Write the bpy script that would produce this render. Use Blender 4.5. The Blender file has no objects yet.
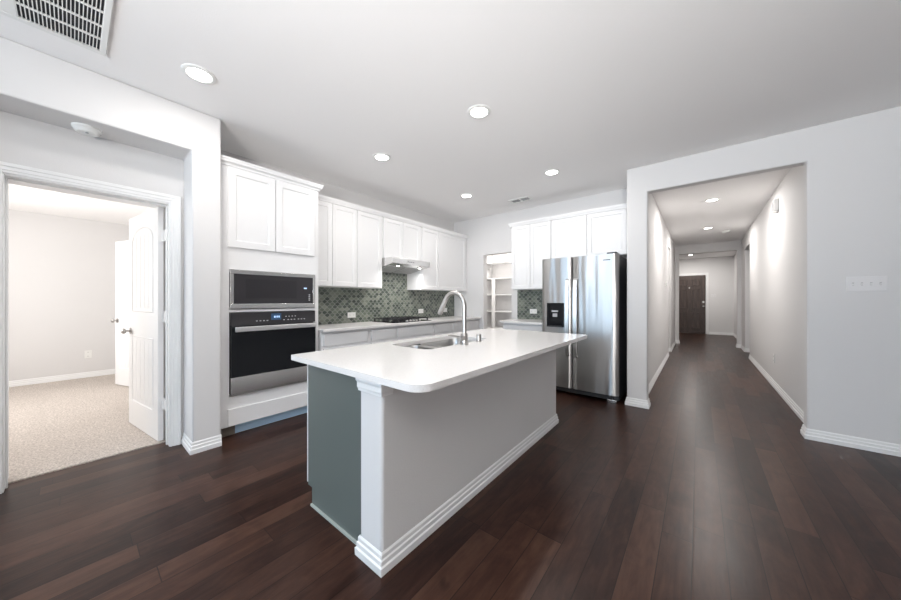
import bpy, bmesh, math, random
from mathutils import Vector, Matrix
random.seed(7)
S = bpy.context.scene
COL = S.collection

# ------------------------------------------------------------------ camera, world, exposure
YAW = math.atan(248.5 / 306.7)
cd = bpy.data.cameras.new('camera'); cam = bpy.data.objects.new('camera', cd); COL.objects.link(cam)
cd.sensor_width = 36.0; cd.lens = 306.7 / 901 * 36.0; cd.clip_start = 0.03; cd.clip_end = 200
cam.location = (0, 0, 1.22); cam.rotation_euler = (math.pi / 2, 0, YAW)
S.camera = cam
S.view_settings.view_transform = 'Standard'; S.view_settings.look = 'None'
S.view_settings.gamma = 1.0; S.view_settings.use_curve_mapping = False
S.view_settings.exposure = 0.30
S.cycles.use_denoising = True
S.cycles.max_bounces = 10; S.cycles.diffuse_bounces = 6; S.cycles.sample_clamp_indirect = 6

w = bpy.data.worlds.new('world'); S.world = w; w.use_nodes = True
nt = w.node_tree; bg = nt.nodes['Background']
sky = nt.nodes.new('ShaderNodeTexSky')
try:
    sky.sky_type = 'HOSEK_WILKIE'
except Exception:
    pass
nt.links.new(sky.outputs[0], bg.inputs[0]); bg.inputs[1].default_value = 0.6

DOWN_W = 7.2        # watts of each kitchen downlight
HALL_W = 22.0
WIN_W = 24.0
UP_FILL_W = 17.0  # watts of each added up-aimed fill lamp
UP_FILL = (0.84, 0.93, 1.0)
DAY = (0.42, 0.70, 1.0)
LAMP = (1.0, 0.965, 0.93)

def area_light(name, loc, size, watts, color, rot=(0, 0, 0), shape='RECTANGLE', size_y=None, spread=180, parent=None):
    d = bpy.data.lights.new(name, 'AREA'); d.shape = shape; d.size = size
    if size_y: d.size_y = size_y
    d.energy = watts; d.color = color; d.spread = math.radians(spread)
    o = bpy.data.objects.new(name, d); COL.objects.link(o); o.location = loc; o.rotation_euler = rot
    if parent: 
        o.parent = parent; o.location = Vector(loc) - parent.location
    return o

# daylight entering through the windows behind the camera and in the bedroom, plus added fill lamps
for wx in (-3.3, -2.05, -0.8):
    area_light('window_daylight', (wx, -4.42, 1.5), 0.9, WIN_W, DAY, (math.radians(90), 0, 0), size_y=1.7)
    # added fill lamp at each window, aimed up to brighten the ceiling
    area_light('window_up_fill', (wx, -4.40, 1.5), 0.9, UP_FILL_W, UP_FILL, (math.radians(138), 0, 0), size_y=1.7)
area_light('rear_right_fill', (1.6, -4.42, 1.2), 1.8, 30, (1.0, 0.98, 0.96), (math.radians(84), 0, 0), size_y=2.0)  # added neutral fill lamp at the unseen rear right window
area_light('rear_right_up_fill', (1.6, -4.40, 1.2), 1.8, 55, (1.0, 0.97, 0.94), (math.radians(132), 0, 0), size_y=2.0)  # second added fill there, tilted up to reach the kitchen ceiling
# added fill behind the camera, aimed up to brighten the ceiling like bounced flash
area_light('ceiling_fill', (0.5, -2.0, 1.3), 0.9, 84, (1.0, 0.985, 0.97), (math.radians(134), 0, math.radians(22)), size_y=0.9, spread=105)
area_light('bedroom_daylight', (-5.6, -1.52, 1.5), 1.2, 48, (1.0, 0.98, 0.96), (math.radians(90), 0, 0), size_y=1.3)

# ------------------------------------------------------------------ materials
def new_mat(name):
    m = bpy.data.materials.new(name); m.use_nodes = True
    return m, m.node_tree, m.node_tree.nodes['Principled BSDF']
def N(nt, t, **kw):
    n = nt.nodes.new(t)
    for k, v in kw.items(): setattr(n, k, v)
    return n
def math_n(nt, op, a, b=None, c=None):
    n = N(nt, 'ShaderNodeMath', operation=op)
    for i, v in enumerate((a, b, c)):
        if v is None: continue
        if isinstance(v, (int, float)): n.inputs[i].default_value = v
        else: nt.links.new(v, n.inputs[i])
    return n.outputs[0]
def mix_c(nt, fac, a, b):
    n = N(nt, 'ShaderNodeMix', data_type='RGBA')
    for sock, v in ((n.inputs[0], fac), (n.inputs[6], a), (n.inputs[7], b)):
        if isinstance(v, (int, float)): sock.default_value = v
        elif isinstance(v, tuple): sock.default_value = (*v, 1) if len(v) == 3 else v
        else: nt.links.new(v, sock)
    return n.outputs[2]
def ramp(nt, fac, stops):
    n = N(nt, 'ShaderNodeValToRGB'); cr = n.color_ramp
    while len(cr.elements) < len(stops): cr.elements.new(0.5)
    for e, (p, c) in zip(cr.elements, stops): e.position = p; e.color = (*c, 1)
    nt.links.new(fac, n.inputs[0]); return n.outputs[0]
def bump(nt, b, h, dist=0.001, strength=0.5):
    n = N(nt, 'ShaderNodeBump'); n.inputs['Strength'].default_value = strength; n.inputs['Distance'].default_value = dist
    nt.links.new(h, n.inputs['Height']); nt.links.new(n.outputs[0], b.inputs['Normal'])
def coords(nt):
    return N(nt, 'ShaderNodeTexCoord').outputs['Object']
def noise(nt, vec, scale, detail=3, rough=0.5, dist=0.0):
    n = N(nt, 'ShaderNodeTexNoise'); n.inputs['Scale'].default_value = scale
    n.inputs['Detail'].default_value = detail; n.inputs['Roughness'].default_value = rough; n.inputs['Distortion'].default_value = dist
    nt.links.new(vec, n.inputs['Vector']); return n.outputs['Fac']
def scaled(nt, vec, sc, rot=(0, 0, 0)):
    n = N(nt, 'ShaderNodeMapping'); n.inputs['Scale'].default_value = sc; n.inputs['Rotation'].default_value = rot
    nt.links.new(vec, n.inputs['Vector']); return n.outputs[0]

def paint(name, col, rough=0.6, bscale=None, bdist=0.0006, spec=0.5, var=0.0):
    m, nt, b = new_mat(name)
    co = coords(nt)
    if var:
        f = noise(nt, co, 1.2, 2)
        c = mix_c(nt, f, tuple(x * (1 - var) for x in col), tuple(min(1, x * (1 + var)) for x in col))
        nt.links.new(c, b.inputs['Base Color'])
    else: b.inputs['Base Color'].default_value = (*col, 1)
    b.inputs['Roughness'].default_value = rough; b.inputs['Specular IOR Level'].default_value = spec
    if bscale: bump(nt, b, noise(nt, co, bscale, 3), bdist, 0.5)
    return m

M = {}
M['wall'] = paint('wall_paint', (0.71, 0.70, 0.695), 0.75, 160, 0.0009, 0.3)
M['ceiling'] = paint('ceiling_paint', (0.91, 0.90, 0.895), 0.85, 120, 0.0012, 0.2)
M['trim'] = paint('trim_paint', (0.84, 0.84, 0.835), 0.38)
M['door'] = paint('door_paint', (0.80, 0.80, 0.80), 0.42)
M['cab'] = paint('cabinet_paint', (0.765, 0.765, 0.77), 0.36, 30, 0.0001)
M['island_green'] = paint('island_green_paint', (0.118, 0.138, 0.130), 0.42, 40, 0.0001)
M['plastic'] = paint('white_plastic', (0.82, 0.82, 0.80), 0.35)
M['pale_plate'] = paint('wall_coloured_plate', (0.74, 0.73, 0.73), 0.4)
M['toggle_grey'] = paint('toggle_recess', (0.52, 0.51, 0.51), 0.5)
M['black'] = paint('black_enamel', (0.012, 0.012, 0.014), 0.3)
M['slot'] = paint('dark_slot', (0.02, 0.022, 0.03), 0.7)
M['rubber'] = paint('dark_rubber', (0.02, 0.02, 0.02), 0.6)
M['bluefilm'] = paint('blue_protective_film', (0.55, 0.78, 0.98), 0.3, 25, 0.0004)
M['rawwood'] = paint('raw_toe_board', (0.23, 0.20, 0.17), 0.6, 60, 0.0004, 0.4, 0.15)
M['fridge_side'] = paint('charcoal_steel', (0.035, 0.036, 0.04), 0.45)
M['caulk'] = paint('pale_shoe_strip', (0.38, 0.42, 0.40), 0.5)

def quartz():
    m, nt, b = new_mat('white_quartz'); co = coords(nt)
    f = noise(nt, co, 220, 2, 0.6); g = noise(nt, co, 3, 4)
    c = ramp(nt, f, [(0.30, (0.68, 0.66, 0.65)), (0.45, (0.765, 0.75, 0.738)), (1.0, (0.79, 0.775, 0.77))])
    c2 = mix_c(nt, math_n(nt, 'MULTIPLY', g, 0.15), c, (0.76, 0.75, 0.75))
    nt.links.new(c2, b.inputs['Base Color']); b.inputs['Roughness'].default_value = 0.18
    return m
M['quartz'] = quartz()

def metal(name, col, rough, aniso=0.0, wav=None, grain=None):
    m, nt, b = new_mat(name); co = coords(nt)
    b.inputs['Metallic'].default_value = 1.0; b.inputs['Base Color'].default_value = (*col, 1)
    b.inputs['Roughness'].default_value = rough
    if aniso:
        b.inputs['Anisotropic'].default_value = aniso; b.inputs['Anisotropic Rotation'].default_value = 0.25
        t = N(nt, 'ShaderNodeTangent', direction_type='RADIAL', axis='Z'); nt.links.new(t.outputs[0], b.inputs['Tangent'])
    if grain:
        f = noise(nt, scaled(nt, co, grain), 1.0, 2)
        r = N(nt, 'ShaderNodeMapRange'); r.inputs[3].default_value = rough * 0.85; r.inputs[4].default_value = rough * 1.2
        nt.links.new(f, r.inputs[0]); nt.links.new(r.outputs[0], b.inputs['Roughness'])
    if wav:
        bump(nt, b, noise(nt, scaled(nt, co, wav[0]), 1.0, 1), wav[1], 1.0)
    return m
M['steel'] = metal('brushed_stainless', (0.48, 0.475, 0.47), 0.33, 0.85, ((9.0, 9.0, 0.9), 0.010))
M['steel_plain'] = metal('stainless_plain', (0.74, 0.73, 0.72), 0.26)
M['sinksteel'] = metal('sink_stainless', (0.50, 0.49, 0.48), 0.30)
M['nickel'] = metal('brushed_nickel', (0.45, 0.435, 0.42), 0.30)
M['handle'] = metal('handle_stainless', (0.80, 0.80, 0.80), 0.36)
M['filter'] = paint('filter_mesh', (0.42, 0.42, 0.42), 0.4)
M['iron'] = paint('cast_iron', (0.018, 0.018, 0.02), 0.5, 200, 0.0004)

def glassblack():
    m, nt, b = new_mat('black_glass'); b.inputs['Base Color'].default_value = (0.008, 0.009, 0.011, 1)
    b.inputs['Roughness'].default_value = 0.06; b.inputs['Specular IOR Level'].default_value = 0.25
    co = coords(nt); bump(nt, b, noise(nt, co, 2.0, 1), 0.0008, 0.5); return m
M['blackglass'] = glassblack()
M['grayglass'] = paint('smoked_glass', (0.035, 0.033, 0.036), 0.12)
def emit(name, col, st):
    m, nt, b = new_mat(name); b.inputs['Base Color'].default_value = (*col, 1)
    b.inputs['Emission Color'].default_value = (*col, 1); b.inputs['Emission Strength'].default_value = st; return m
M['mesh_glass'] = paint('microwave_window', (0.028, 0.026, 0.029), 0.16)
M['lens'] = emit('lamp_lens', (1, 0.98, 0.95), 9.0)
M['display'] = emit('blue_display', (0.015, 0.06, 0.14), 0.12)
M['digit'] = emit('display_digit', (0.45, 0.6, 0.85), 0.9)
M['lettering'] = paint('grey_lettering', (0.45, 0.45, 0.47), 0.4)

def glass():
    m, nt, b = new_mat('window_glass'); b.inputs['Transmission Weight'].default_value = 1.0
    b.inputs['Roughness'].default_value = 0.0; b.inputs['IOR'].default_value = 1.45; return m
M['glass'] = glass()

def woodfloor():
    m, nt, b = new_mat('dark_hand_scraped_planks'); co = coords(nt)
    sp = N(nt, 'ShaderNodeSeparateXYZ'); nt.links.new(co, sp.inputs[0]); X, Y = sp.outputs[0], sp.outputs[1]
    W, L = 0.127, 1.15
    u = math_n(nt, 'DIVIDE', math_n(nt, 'ADD', X, 40.03), W); row = math_n(nt, 'FLOOR', u)
    wn = N(nt, 'ShaderNodeTexWhiteNoise', noise_dimensions='1D'); nt.links.new(row, wn.inputs['W'])
    v = math_n(nt, 'ADD', math_n(nt, 'DIVIDE', math_n(nt, 'ADD', Y, 40.0), L), math_n(nt, 'MULTIPLY', wn.outputs[0], 7.0))
    idx = math_n(nt, 'FLOOR', v)
    cb = N(nt, 'ShaderNodeCombineXYZ'); nt.links.new(row, cb.inputs[0]); nt.links.new(idx, cb.inputs[1])
    w2 = N(nt, 'ShaderNodeTexWhiteNoise', noise_dimensions='2D'); nt.links.new(cb.outputs[0], w2.inputs['Vector'])
    rnd = w2.outputs['Value']
    # grain, shifted per plank
    off = N(nt, 'ShaderNodeCombineXYZ'); nt.links.new(math_n(nt, 'MULTIPLY', rnd, 37.0), off.inputs[1]); nt.links.new(math_n(nt, 'MULTIPLY', rnd, 11.0), off.inputs[2])
    va = N(nt, 'ShaderNodeVectorMath', operation='ADD'); nt.links.new(co, va.inputs[0]); nt.links.new(off.outputs[0], va.inputs[1])
    g1 = noise(nt, scaled(nt, va.outputs[0], (30, 3.4, 10)), 1.0, 4, 0.6, 0.5)
    g2 = noise(nt, scaled(nt, va.outputs[0], (7, 3.2, 3)), 1.0, 4, 0.6, 1.6)
    tone = math_n(nt, 'ADD', math_n(nt, 'MULTIPLY', rnd, 0.28), math_n(nt, 'ADD', math_n(nt, 'MULTIPLY', g1, 0.42), math_n(nt, 'MULTIPLY', g2, 0.40)))
    c = ramp(nt, tone, [(0.30, (0.009, 0.0040, 0.0030)), (0.47, (0.027, 0.0118, 0.0085)), (0.62, (0.049, 0.0225, 0.0155)), (0.80, (0.080, 0.040, 0.027))])
    kn = noise(nt, scaled(nt, va.outputs[0], (9, 4.5, 3)), 1.0, 2, 0.5, 0.5)
    km = N(nt, 'ShaderNodeMapRange'); km.inputs[1].default_value = 0.30; km.inputs[2].default_value = 0.22; nt.links.new(kn, km.inputs[0])
    c = mix_c(nt, math_n(nt, 'MULTIPLY', km.outputs[0], 0.5), c, (0.008, 0.004, 0.003))
    # seams
    fu = math_n(nt, 'FRACT', u); eu = math_n(nt, 'MINIMUM', fu, math_n(nt, 'SUBTRACT', 1.0, fu))
    fv = math_n(nt, 'FRACT', v); ev = math_n(nt, 'MULTIPLY', math_n(nt, 'MINIMUM', fv, math_n(nt, 'SUBTRACT', 1.0, fv)), L / W)
    e = math_n(nt, 'MINIMUM', eu, ev)
    seam = math_n(nt, 'LESS_THAN', e, 0.014)
    c2 = mix_c(nt, math_n(nt, 'MULTIPLY', seam, 0.8), c, (0.004, 0.003, 0.0025))
    nt.links.new(c2, b.inputs['Base Color'])
    # scraped ripples + bevelled edges
    rip = noise(nt, scaled(nt, va.outputs[0], (95, 0.8, 5)), 1.0, 2, 0.5)
    wob = noise(nt, scaled(nt, va.outputs[0], (9, 5.0, 5)), 1.0, 2, 0.5)
    mr = N(nt, 'ShaderNodeMapRange'); mr.inputs[1].default_value = 0; mr.inputs[2].default_value = 0.06; nt.links.new(e, mr.inputs[0])
    h = math_n(nt, 'ADD', math_n(nt, 'ADD', math_n(nt, 'MULTIPLY', rip, 0.7), math_n(nt, 'MULTIPLY', wob, 0.5)), math_n(nt, 'MULTIPLY', mr.outputs[0], 0.3))
    bump(nt, b, h, 0.0009, 0.45)
    rr = N(nt, 'ShaderNodeMapRange'); rr.inputs[3].default_value = 0.25; rr.inputs[4].default_value = 0.38; nt.links.new(g1, rr.inputs[0])
    nt.links.new(rr.outputs[0], b.inputs['Roughness']); b.inputs['Specular IOR Level'].default_value = 0.19
    return m
M['wood'] = woodfloor()

def carpet():
    m, nt, b = new_mat('beige_carpet'); co = coords(nt)
    f = noise(nt, co, 75, 5, 0.8); g = noise(nt, co, 2.5, 3, 0.6, 1.0)
    c = ramp(nt, f, [(0.36, (0.30, 0.26, 0.23)), (0.62, (0.80, 0.73, 0.67))])
    c2 = mix_c(nt, math_n(nt, 'MULTIPLY', g, 0.55), c, (0.45, 0.40, 0.36))
    nt.links.new(c2, b.inputs['Base Color']); b.inputs['Roughness'].default_value = 0.95; b.inputs['Specular IOR Level'].default_value = 0.1
    bump(nt, b, f, 0.006, 0.8); return m
M['carpet'] = carpet()

def doorwood():
    m, nt, b = new_mat('dark_stained_door'); co = coords(nt)
    f = noise(nt, scaled(nt, co, (35, 35, 3)), 1.0, 4, 0.6, 0.5)
    c = ramp(nt, f, [(0.3, (0.030, 0.020, 0.017)), (0.7, (0.085, 0.058, 0.048))])
    nt.links.new(c, b.inputs['Base Color']); b.inputs['Roughness'].default_value = 0.4; return m
M['doorwood'] = doorwood()

def tiles(name, ax):
    # lantern mosaic: diagonal lattice with softly curved edges
    m, nt, b = new_mat(name); co = coords(nt)
    sp = N(nt, 'ShaderNodeSeparateXYZ'); nt.links.new(co, sp.inputs[0])
    A, Z = sp.outputs[ax], sp.outputs[2]
    P = 0.072
    a = math_n(nt, 'ADD', math_n(nt, 'DIVIDE', A, P), 50.0); z = math_n(nt, 'ADD', math_n(nt, 'DIVIDE', Z, P * 0.98), 50.0)
    p = math_n(nt, 'ADD', a, z); q = math_n(nt, 'SUBTRACT', math_n(nt, 'ADD', a, 100.0), z)
    sw = 0.05
    p2 = math_n(nt, 'ADD', p, math_n(nt, 'MULTIPLY', math_n(nt, 'SINE', math_n(nt, 'MULTIPLY', q, 2 * math.pi)), sw))
    q2 = math_n(nt, 'ADD', q, math_n(nt, 'MULTIPLY', math_n(nt, 'SINE', math_n(nt, 'MULTIPLY', p, 2 * math.pi)), sw))
    fp = math_n(nt, 'FRACT', p2); fq = math_n(nt, 'FRACT', q2)
    ep = math_n(nt, 'MINIMUM', fp, math_n(nt, 'SUBTRACT', 1.0, fp)); eq = math_n(nt, 'MINIMUM', fq, math_n(nt, 'SUBTRACT', 1.0, fq))
    e = math_n(nt, 'MINIMUM', ep, eq)
    cb = N(nt, 'ShaderNodeCombineXYZ'); nt.links.new(math_n(nt, 'FLOOR', p2), cb.inputs[0]); nt.links.new(math_n(nt, 'FLOOR', q2), cb.inputs[1])
    wn = N(nt, 'ShaderNodeTexWhiteNoise', noise_dimensions='2D'); nt.links.new(cb.outputs[0], wn.inputs['Vector'])
    mott = noise(nt, co, 30, 3)
    t = math_n(nt, 'ADD', math_n(nt, 'MULTIPLY', wn.outputs['Value'], 0.75), math_n(nt, 'MULTIPLY', mott, 0.3))
    c = ramp(nt, t, [(0.10, (0.06, 0.07, 0.063)), (0.40, (0.105, 0.125, 0.105)), (0.70, (0.17, 0.19, 0.155)), (1.0, (0.26, 0.27, 0.235))])
    gr = math_n(nt, 'LESS_THAN', e, 0.05)
    c2 = mix_c(nt, gr, c, (0.27, 0.28, 0.26))
    nt.links.new(c2, b.inputs['Base Color'])
    nt.links.new(math_n(nt, 'ADD', 0.14, math_n(nt, 'MULTIPLY', gr, 0.5)), b.inputs['Roughness'])
    mr = N(nt, 'ShaderNodeMapRange'); mr.inputs[2].default_value = 0.12; nt.links.new(e, mr.inputs[0])
    bump(nt, b, mr.outputs[0], 0.002, 0.6); return m
M['tile_y'] = tiles('lantern_tile_long_wall', 1)
M['tile_x'] = tiles('lantern_tile_back_wall', 0)

# ------------------------------------------------------------------ mesh helpers
def box(bm, x0, x1, y0, y1, z0, z1):
    vs = [bm.verts.new((x, y, z)) for x in (x0, x1) for y in (y0, y1) for z in (z0, z1)]
    for f in ((0, 1, 3, 2), (4, 6, 7, 5), (0, 4, 5, 1), (2, 3, 7, 6), (0, 2, 6, 4), (1, 5, 7, 3)):
        bm.faces.new([vs[i] for i in f])
def cyl(bm, c, r, h, axis='z', seg=24, r2=None):
    """cylinder starting at c, going +h along axis"""
    if r2 is None: r2 = r
    ax = {'x': (1, 0, 0), 'y': (0, 1, 0), 'z': (0, 0, 1)}[axis] if isinstance(axis, str) else axis
    ax = Vector(ax).normalized(); q = Vector((0, 0, 1)).rotation_difference(ax)
    c = Vector(c); A, B = [], []
    for i in range(seg):
        t = 2 * math.pi * i / seg; d = Vector((math.cos(t), math.sin(t), 0))
        A.append(bm.verts.new(c + q @ (d * r))); B.append(bm.verts.new(c + q @ (d * r2 + Vector((0, 0, h)))))
    bm.faces.new(A[::-1]); bm.faces.new(B)
    for i in range(seg):
        j = (i + 1) % seg; bm.faces.new((A[i], A[j], B[j], B[i]))
def lathe(bm, c, prof, seg=32, axis='z'):
    ax = {'x': Vector((1, 0, 0)), 'y': Vector((0, 1, 0)), 'z': Vector((0, 0, 1)), '-x': Vector((-1, 0, 0)), '-y': Vector((0, -1, 0)), '-z': Vector((0, 0, -1))}[axis]
    q = Vector((0, 0, 1)).rotation_difference(ax) if axis != '-z' else Matrix.Rotation(math.pi, 3, 'X').to_quaternion()
    c = Vector(c); rings = []
    for r, h in prof:
        rings.append([bm.verts.new(c + q @ Vector((r * math.cos(2 * math.pi * i / seg), r * math.sin(2 * math.pi * i / seg), h))) for i in range(seg)])
    for a, b in zip(rings, rings[1:]):
        for i in range(seg):
            j = (i + 1) % seg; bm.faces.new((a[i], a[j], b[j], b[i]))
    if prof[0][0] > 1e-5: bm.faces.new(rings[0][::-1])
    if prof[-1][0] > 1e-5: bm.faces.new(rings[-1])
def tube(bm, pts, r, seg=14, radii=None):
    pts = [Vector(p) for p in pts]; rings = []
    up = None
    for i, p in enumerate(pts):
        t = (pts[min(i + 1, len(pts) - 1)] - pts[max(i - 1, 0)]).normalized()
        if up is None:
            up = t.orthogonal().normalized()
        else:
            up = (up - t * up.dot(t)).normalized()
        s = t.cross(up); rr = radii[i] if radii else r
        rings.append([bm.verts.new(p + (up * math.cos(2 * math.pi * k / seg) + s * math.sin(2 * math.pi * k / seg)) * rr) for k in range(seg)])
    for a, b in zip(rings, rings[1:]):
        for i in range(seg):
            j = (i + 1) % seg; bm.faces.new((a[i], a[j], b[j], b[i]))
    bm.faces.new(rings[0][::-1]); bm.faces.new(rings[-1])
def prism(bm, pts, a0, a1, axis='y'):
    """polygon pts in the plane normal to axis, extruded"""
    def P(p, a):
        return {'y': (p[0], a, p[1]), 'x': (a, p[0], p[1]), 'z': (p[0], p[1], a)}[axis]
    A = [bm.verts.new(P(p, a0)) for p in pts]; B = [bm.verts.new(P(p, a1)) for p in pts]
    bm.faces.new(A[::-1]); bm.faces.new(B)
    n = len(pts)
    for i in range(n):
        j = (i + 1) % n; bm.faces.new((A[i], A[j], B[j], B[i]))
def sweep(bm, path, prof, side=1):
    """profile (outward offset, z) swept along an xy path with mitred corners; outward = right of travel * side"""
    path = [Vector((p[0], p[1])) for p in path]; n = len(path); rings = []
    def nrm(a, b):
        d = (b - a).normalized(); return Vector((d.y, -d.x)) * side
    for i, p in enumerate(path):
        ns = []
        if i > 0: ns.append(nrm(path[i - 1], p))
        if i < n - 1: ns.append(nrm(p, path[i + 1]))
        m = ns[0] if len(ns) == 1 else (ns[0] + ns[1]) / (1 + ns[0].dot(ns[1]))
        rings.append([bm.verts.new((p.x + m.x * o, p.y + m.y * o, z)) for o, z in prof])
    k = len(prof)
    for a, b in zip(rings, rings[1:]):
        for i in range(k):
            j = (i + 1) % k; bm.faces.new((a[i], a[j], b[j], b[i]))
    bm.faces.new(rings[0]); bm.faces.new(rings[-1][::-1])

def obj(name, bm, mat, parent=None, bevel=0.0, smooth=False, segs=2, label=None):
    bmesh.ops.recalc_face_normals(bm, faces=bm.faces)
    off = Vector((0, 0, 0)); p = parent
    while p is not None: off += p.location; p = p.parent
    me = bpy.data.meshes.new(name)
    # own origin: bottom centre of the mesh (world axes kept)
    co = [v.co for v in bm.verts]
    c = Vector(((min(v.x for v in co) + max(v.x for v in co)) / 2, (min(v.y for v in co) + max(v.y for v in co)) / 2, min(v.z for v in co)))
    if mat in (M['wood'],) or mat in (M['tile_y'], M['tile_x']): c = Vector((0, 0, 0))
    bmesh.ops.translate(bm, verts=bm.verts, vec=-c)
    bm.to_mesh(me); bm.free()
    me.materials.append(mat)
    o = bpy.data.objects.new(name, me); COL.objects.link(o)
    o.location = c - off
    if parent: o.parent = parent
    if smooth or bevel:
        for f in me.polygons: f.use_smooth = True
        me.set_sharp_from_angle(angle=math.radians(35))
    if bevel:
        b = o.modifiers.new('bevel', 'BEVEL'); b.width = bevel; b.segments = segs; b.limit_method = 'ANGLE'; b.angle_limit = math.radians(35)
    if label: o['label'] = label
    return o
def B(*boxes):
    bm = bmesh.new()
    for b in boxes: box(bm, *b)
    return bm
def thing(name, loc, label, cat, group=None):
    o = bpy.data.objects.new(name, None); o.empty_display_size = 0.1; COL.objects.link(o); o.location = loc
    o['label'] = label; o['category'] = cat
    if group: o['group'] = group
    return o
def tag(o, label, cat, group=None):
    o['label'] = label; o['category'] = cat
    if group: o['group'] = group
    return o
def struct(name, bm, mat, parent=None, **kw):
    o = obj(name, bm, mat, parent, **kw)
    if parent is None: o['kind'] = 'structure'
    return o
def struct_empty(name, loc):
    o = bpy.data.objects.new(name, None); COL.objects.link(o); o.location = loc; o['kind'] = 'structure'; return o

# faces: 'x' panels look toward +X (u = y), 'y' panels look toward -Y (u = x)
def P3(face, u, n, z): return (n, u, z) if face == 'x' else (u, -n, z)
def shaker(bm, face, u0, u1, z0, z1, n0, th=0.02, rail=0.058, rec=0.008):
    """shaker panel; n is distance along the outward direction (for 'y' pass n=-Y)"""
    def ring(i, n):
        return [bm.verts.new(P3(face, u, n, z)) for u, z in ((u0 + i, z0 + i), (u1 - i, z0 + i), (u1 - i, z1 - i), (u0 + i, z1 - i))]
    R = [ring(0, n0), ring(0, n0 + th - 0.002), ring(0.002, n0 + th), ring(rail, n0 + th), ring(rail + 0.007, n0 + th - rec)]
    bm.faces.new(R[0]); bm.faces.new(R[-1])
    for a, b in zip(R, R[1:]):
        for i in range(4):
            j = (i + 1) % 4; bm.faces.new((a[i], a[j], b[j], b[i]))
def slabf(bm, face, u0, u1, z0, z1, n0, n1):
    if face == 'x': box(bm, n0, n1, u0, u1, z0, z1)
    else: box(bm, u0, u1, -n1, -n0, z0, z1)

# ------------------------------------------------------------------ structure
H = 2.74
struct('floor', B((-3.56, 5.0, -4.6, 14.5, -0.08, 0.0), (-3.9, -3.56, 0.6, 6.5, -0.08, 0.0)), M['wood'])
struct('floor_bedroom', B((-7.6, -3.565, -1.7, 0.64, -0.07, 0.008)), M['carpet'])
struct('ceiling', B((-5.2, 5.0, -4.6, 4.1, H, H + 0.1), (-4.0, 5.0, 4.1, 14.5, H, H + 0.1)), M['ceiling'])
struct('ceiling_bedroom', B((-7.6, -3.54, -1.6, 0.66, 2.48, 2.56)), M['ceiling'])

RX = -3.42      # face of the recess wall with the bedroom doorway
bm = bmesh.new()                                      # stub beside the oven cabinet and header over the recess
prism(bm, [(-1.6, 0), (-0.75, 0), (-0.75, 2.41), (0.60, 2.41), (0.60, 0), (0.79, 0), (0.79, H), (-1.6, H)], RX, -3.12, 'x')
struct('wall_left', bm, M['wall'], bevel=0.012, segs=3)
struct('wall_recess', B((-3.88, RX, 0.60, 0.79, 0, H), (-3.54, RX, -1.6, -0.75, 0, H),
    (-3.54, RX, -0.75, -0.30, 0, H), (-3.54, RX, 0.53, 0.60, 0, H), (-3.54, RX, -0.30, 0.53, 2.035, H)), M['wall'])
struct('wall_kitchen_left', B((-3.88, -3.76, 0.79, 4.87, 0, H)), M['wall'])
struct('wall_kitchen_back', B((-3.76, -3.07, 4.75, 4.87, 0, H), (-2.50, -0.655, 4.75, 4.87, 0, H), (-3.07, -2.50, 4.75, 4.87, 2.045, H)), M['wall'])
struct('wall_pantry', B((-3.88, -3.76, 4.87, 6.3, 0, H), (-3.76, -1.9, 6.2, 6.3, 0, H), (-2.0, -1.9, 4.87, 6.2, 0, H)), M['wall'])
struct('wall_hall_left', B((-0.655, -0.52, 4.19, 8.2, 0, H), (-0.655, -0.52, 8.2, 8.85, 2.4, H),
    (-0.655, -0.52, 8.85, 10.7, 0, H), (-0.655, -0.44, 10.7, 10.9, 0, H), (-1.6, -0.655, 8.0, 8.2, 0, H), (-1.6, -0.655, 8.85, 9.0, 0, H), (-1.7, -1.6, 8.0, 9.0, 0, H)), M['wall'])
bm = bmesh.new(); prism(bm, [(-0.655, 0), (-0.45, 0), (-0.45, 2.44), (0.738, 2.44), (0.738, 0), (5.0, 0), (5.0, H), (-0.655, H)], 4.07, 4.19, 'y')
struct('wall_right', bm, M['wall'], bevel=0.014, segs=3)
struct('wall_hall_right', B((0.82, 0.94, 4.19, 8.88, 0, H), (0.82, 0.94, 8.88, 9.95, 2.4, H), (0.84, 2.0, 9.95, 10.1, 0, H), (0.84, 0.96, 10.1, 10.7, 0, H),
    (0.76, 0.96, 10.7, 10.9, 0, H), (2.0, 2.1, 8.7, 10.1, 0, H), (0.94, 2.0, 8.7, 8.88, 0, H), (-0.44, 0.76, 10.7, 10.9, 2.50, H)), M['wall'])
struct('wall_foyer', B((0.93, 1.05, 10.9, 14.4, 0, H), (-1.9, 1.05, 14.3, 14.45, 0, H), (-2.0, -1.9, 10.7, 14.4, 0, H), (-1.9, -0.655, 10.7, 10.9, 0, H)), M['wall'])
struct('wall_bedroom', B((-7.57, -7.45, -1.6, 0.75, 0, 2.6), (-7.45, -3.88, 0.65, 0.75, 0, 2.6), (-7.45, -6.3, -1.7, -1.6, 0, 2.6), (-4.9, -3.54, -1.7, -1.6, 0, 2.6),
    (-6.3, -4.9, -1.7, -1.6, 0, 0.8), (-6.3, -4.9, -1.7, -1.6, 2.2, 2.6), (-3.66, -3.54, -1.6, -0.30, 0, 2.6), (-3.66, -3.54, 0.53, 0.60, 0, 2.6), (-3.66, -3.54, -0.30, 0.53, 2.05, 2.6)), M['wall'])
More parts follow.
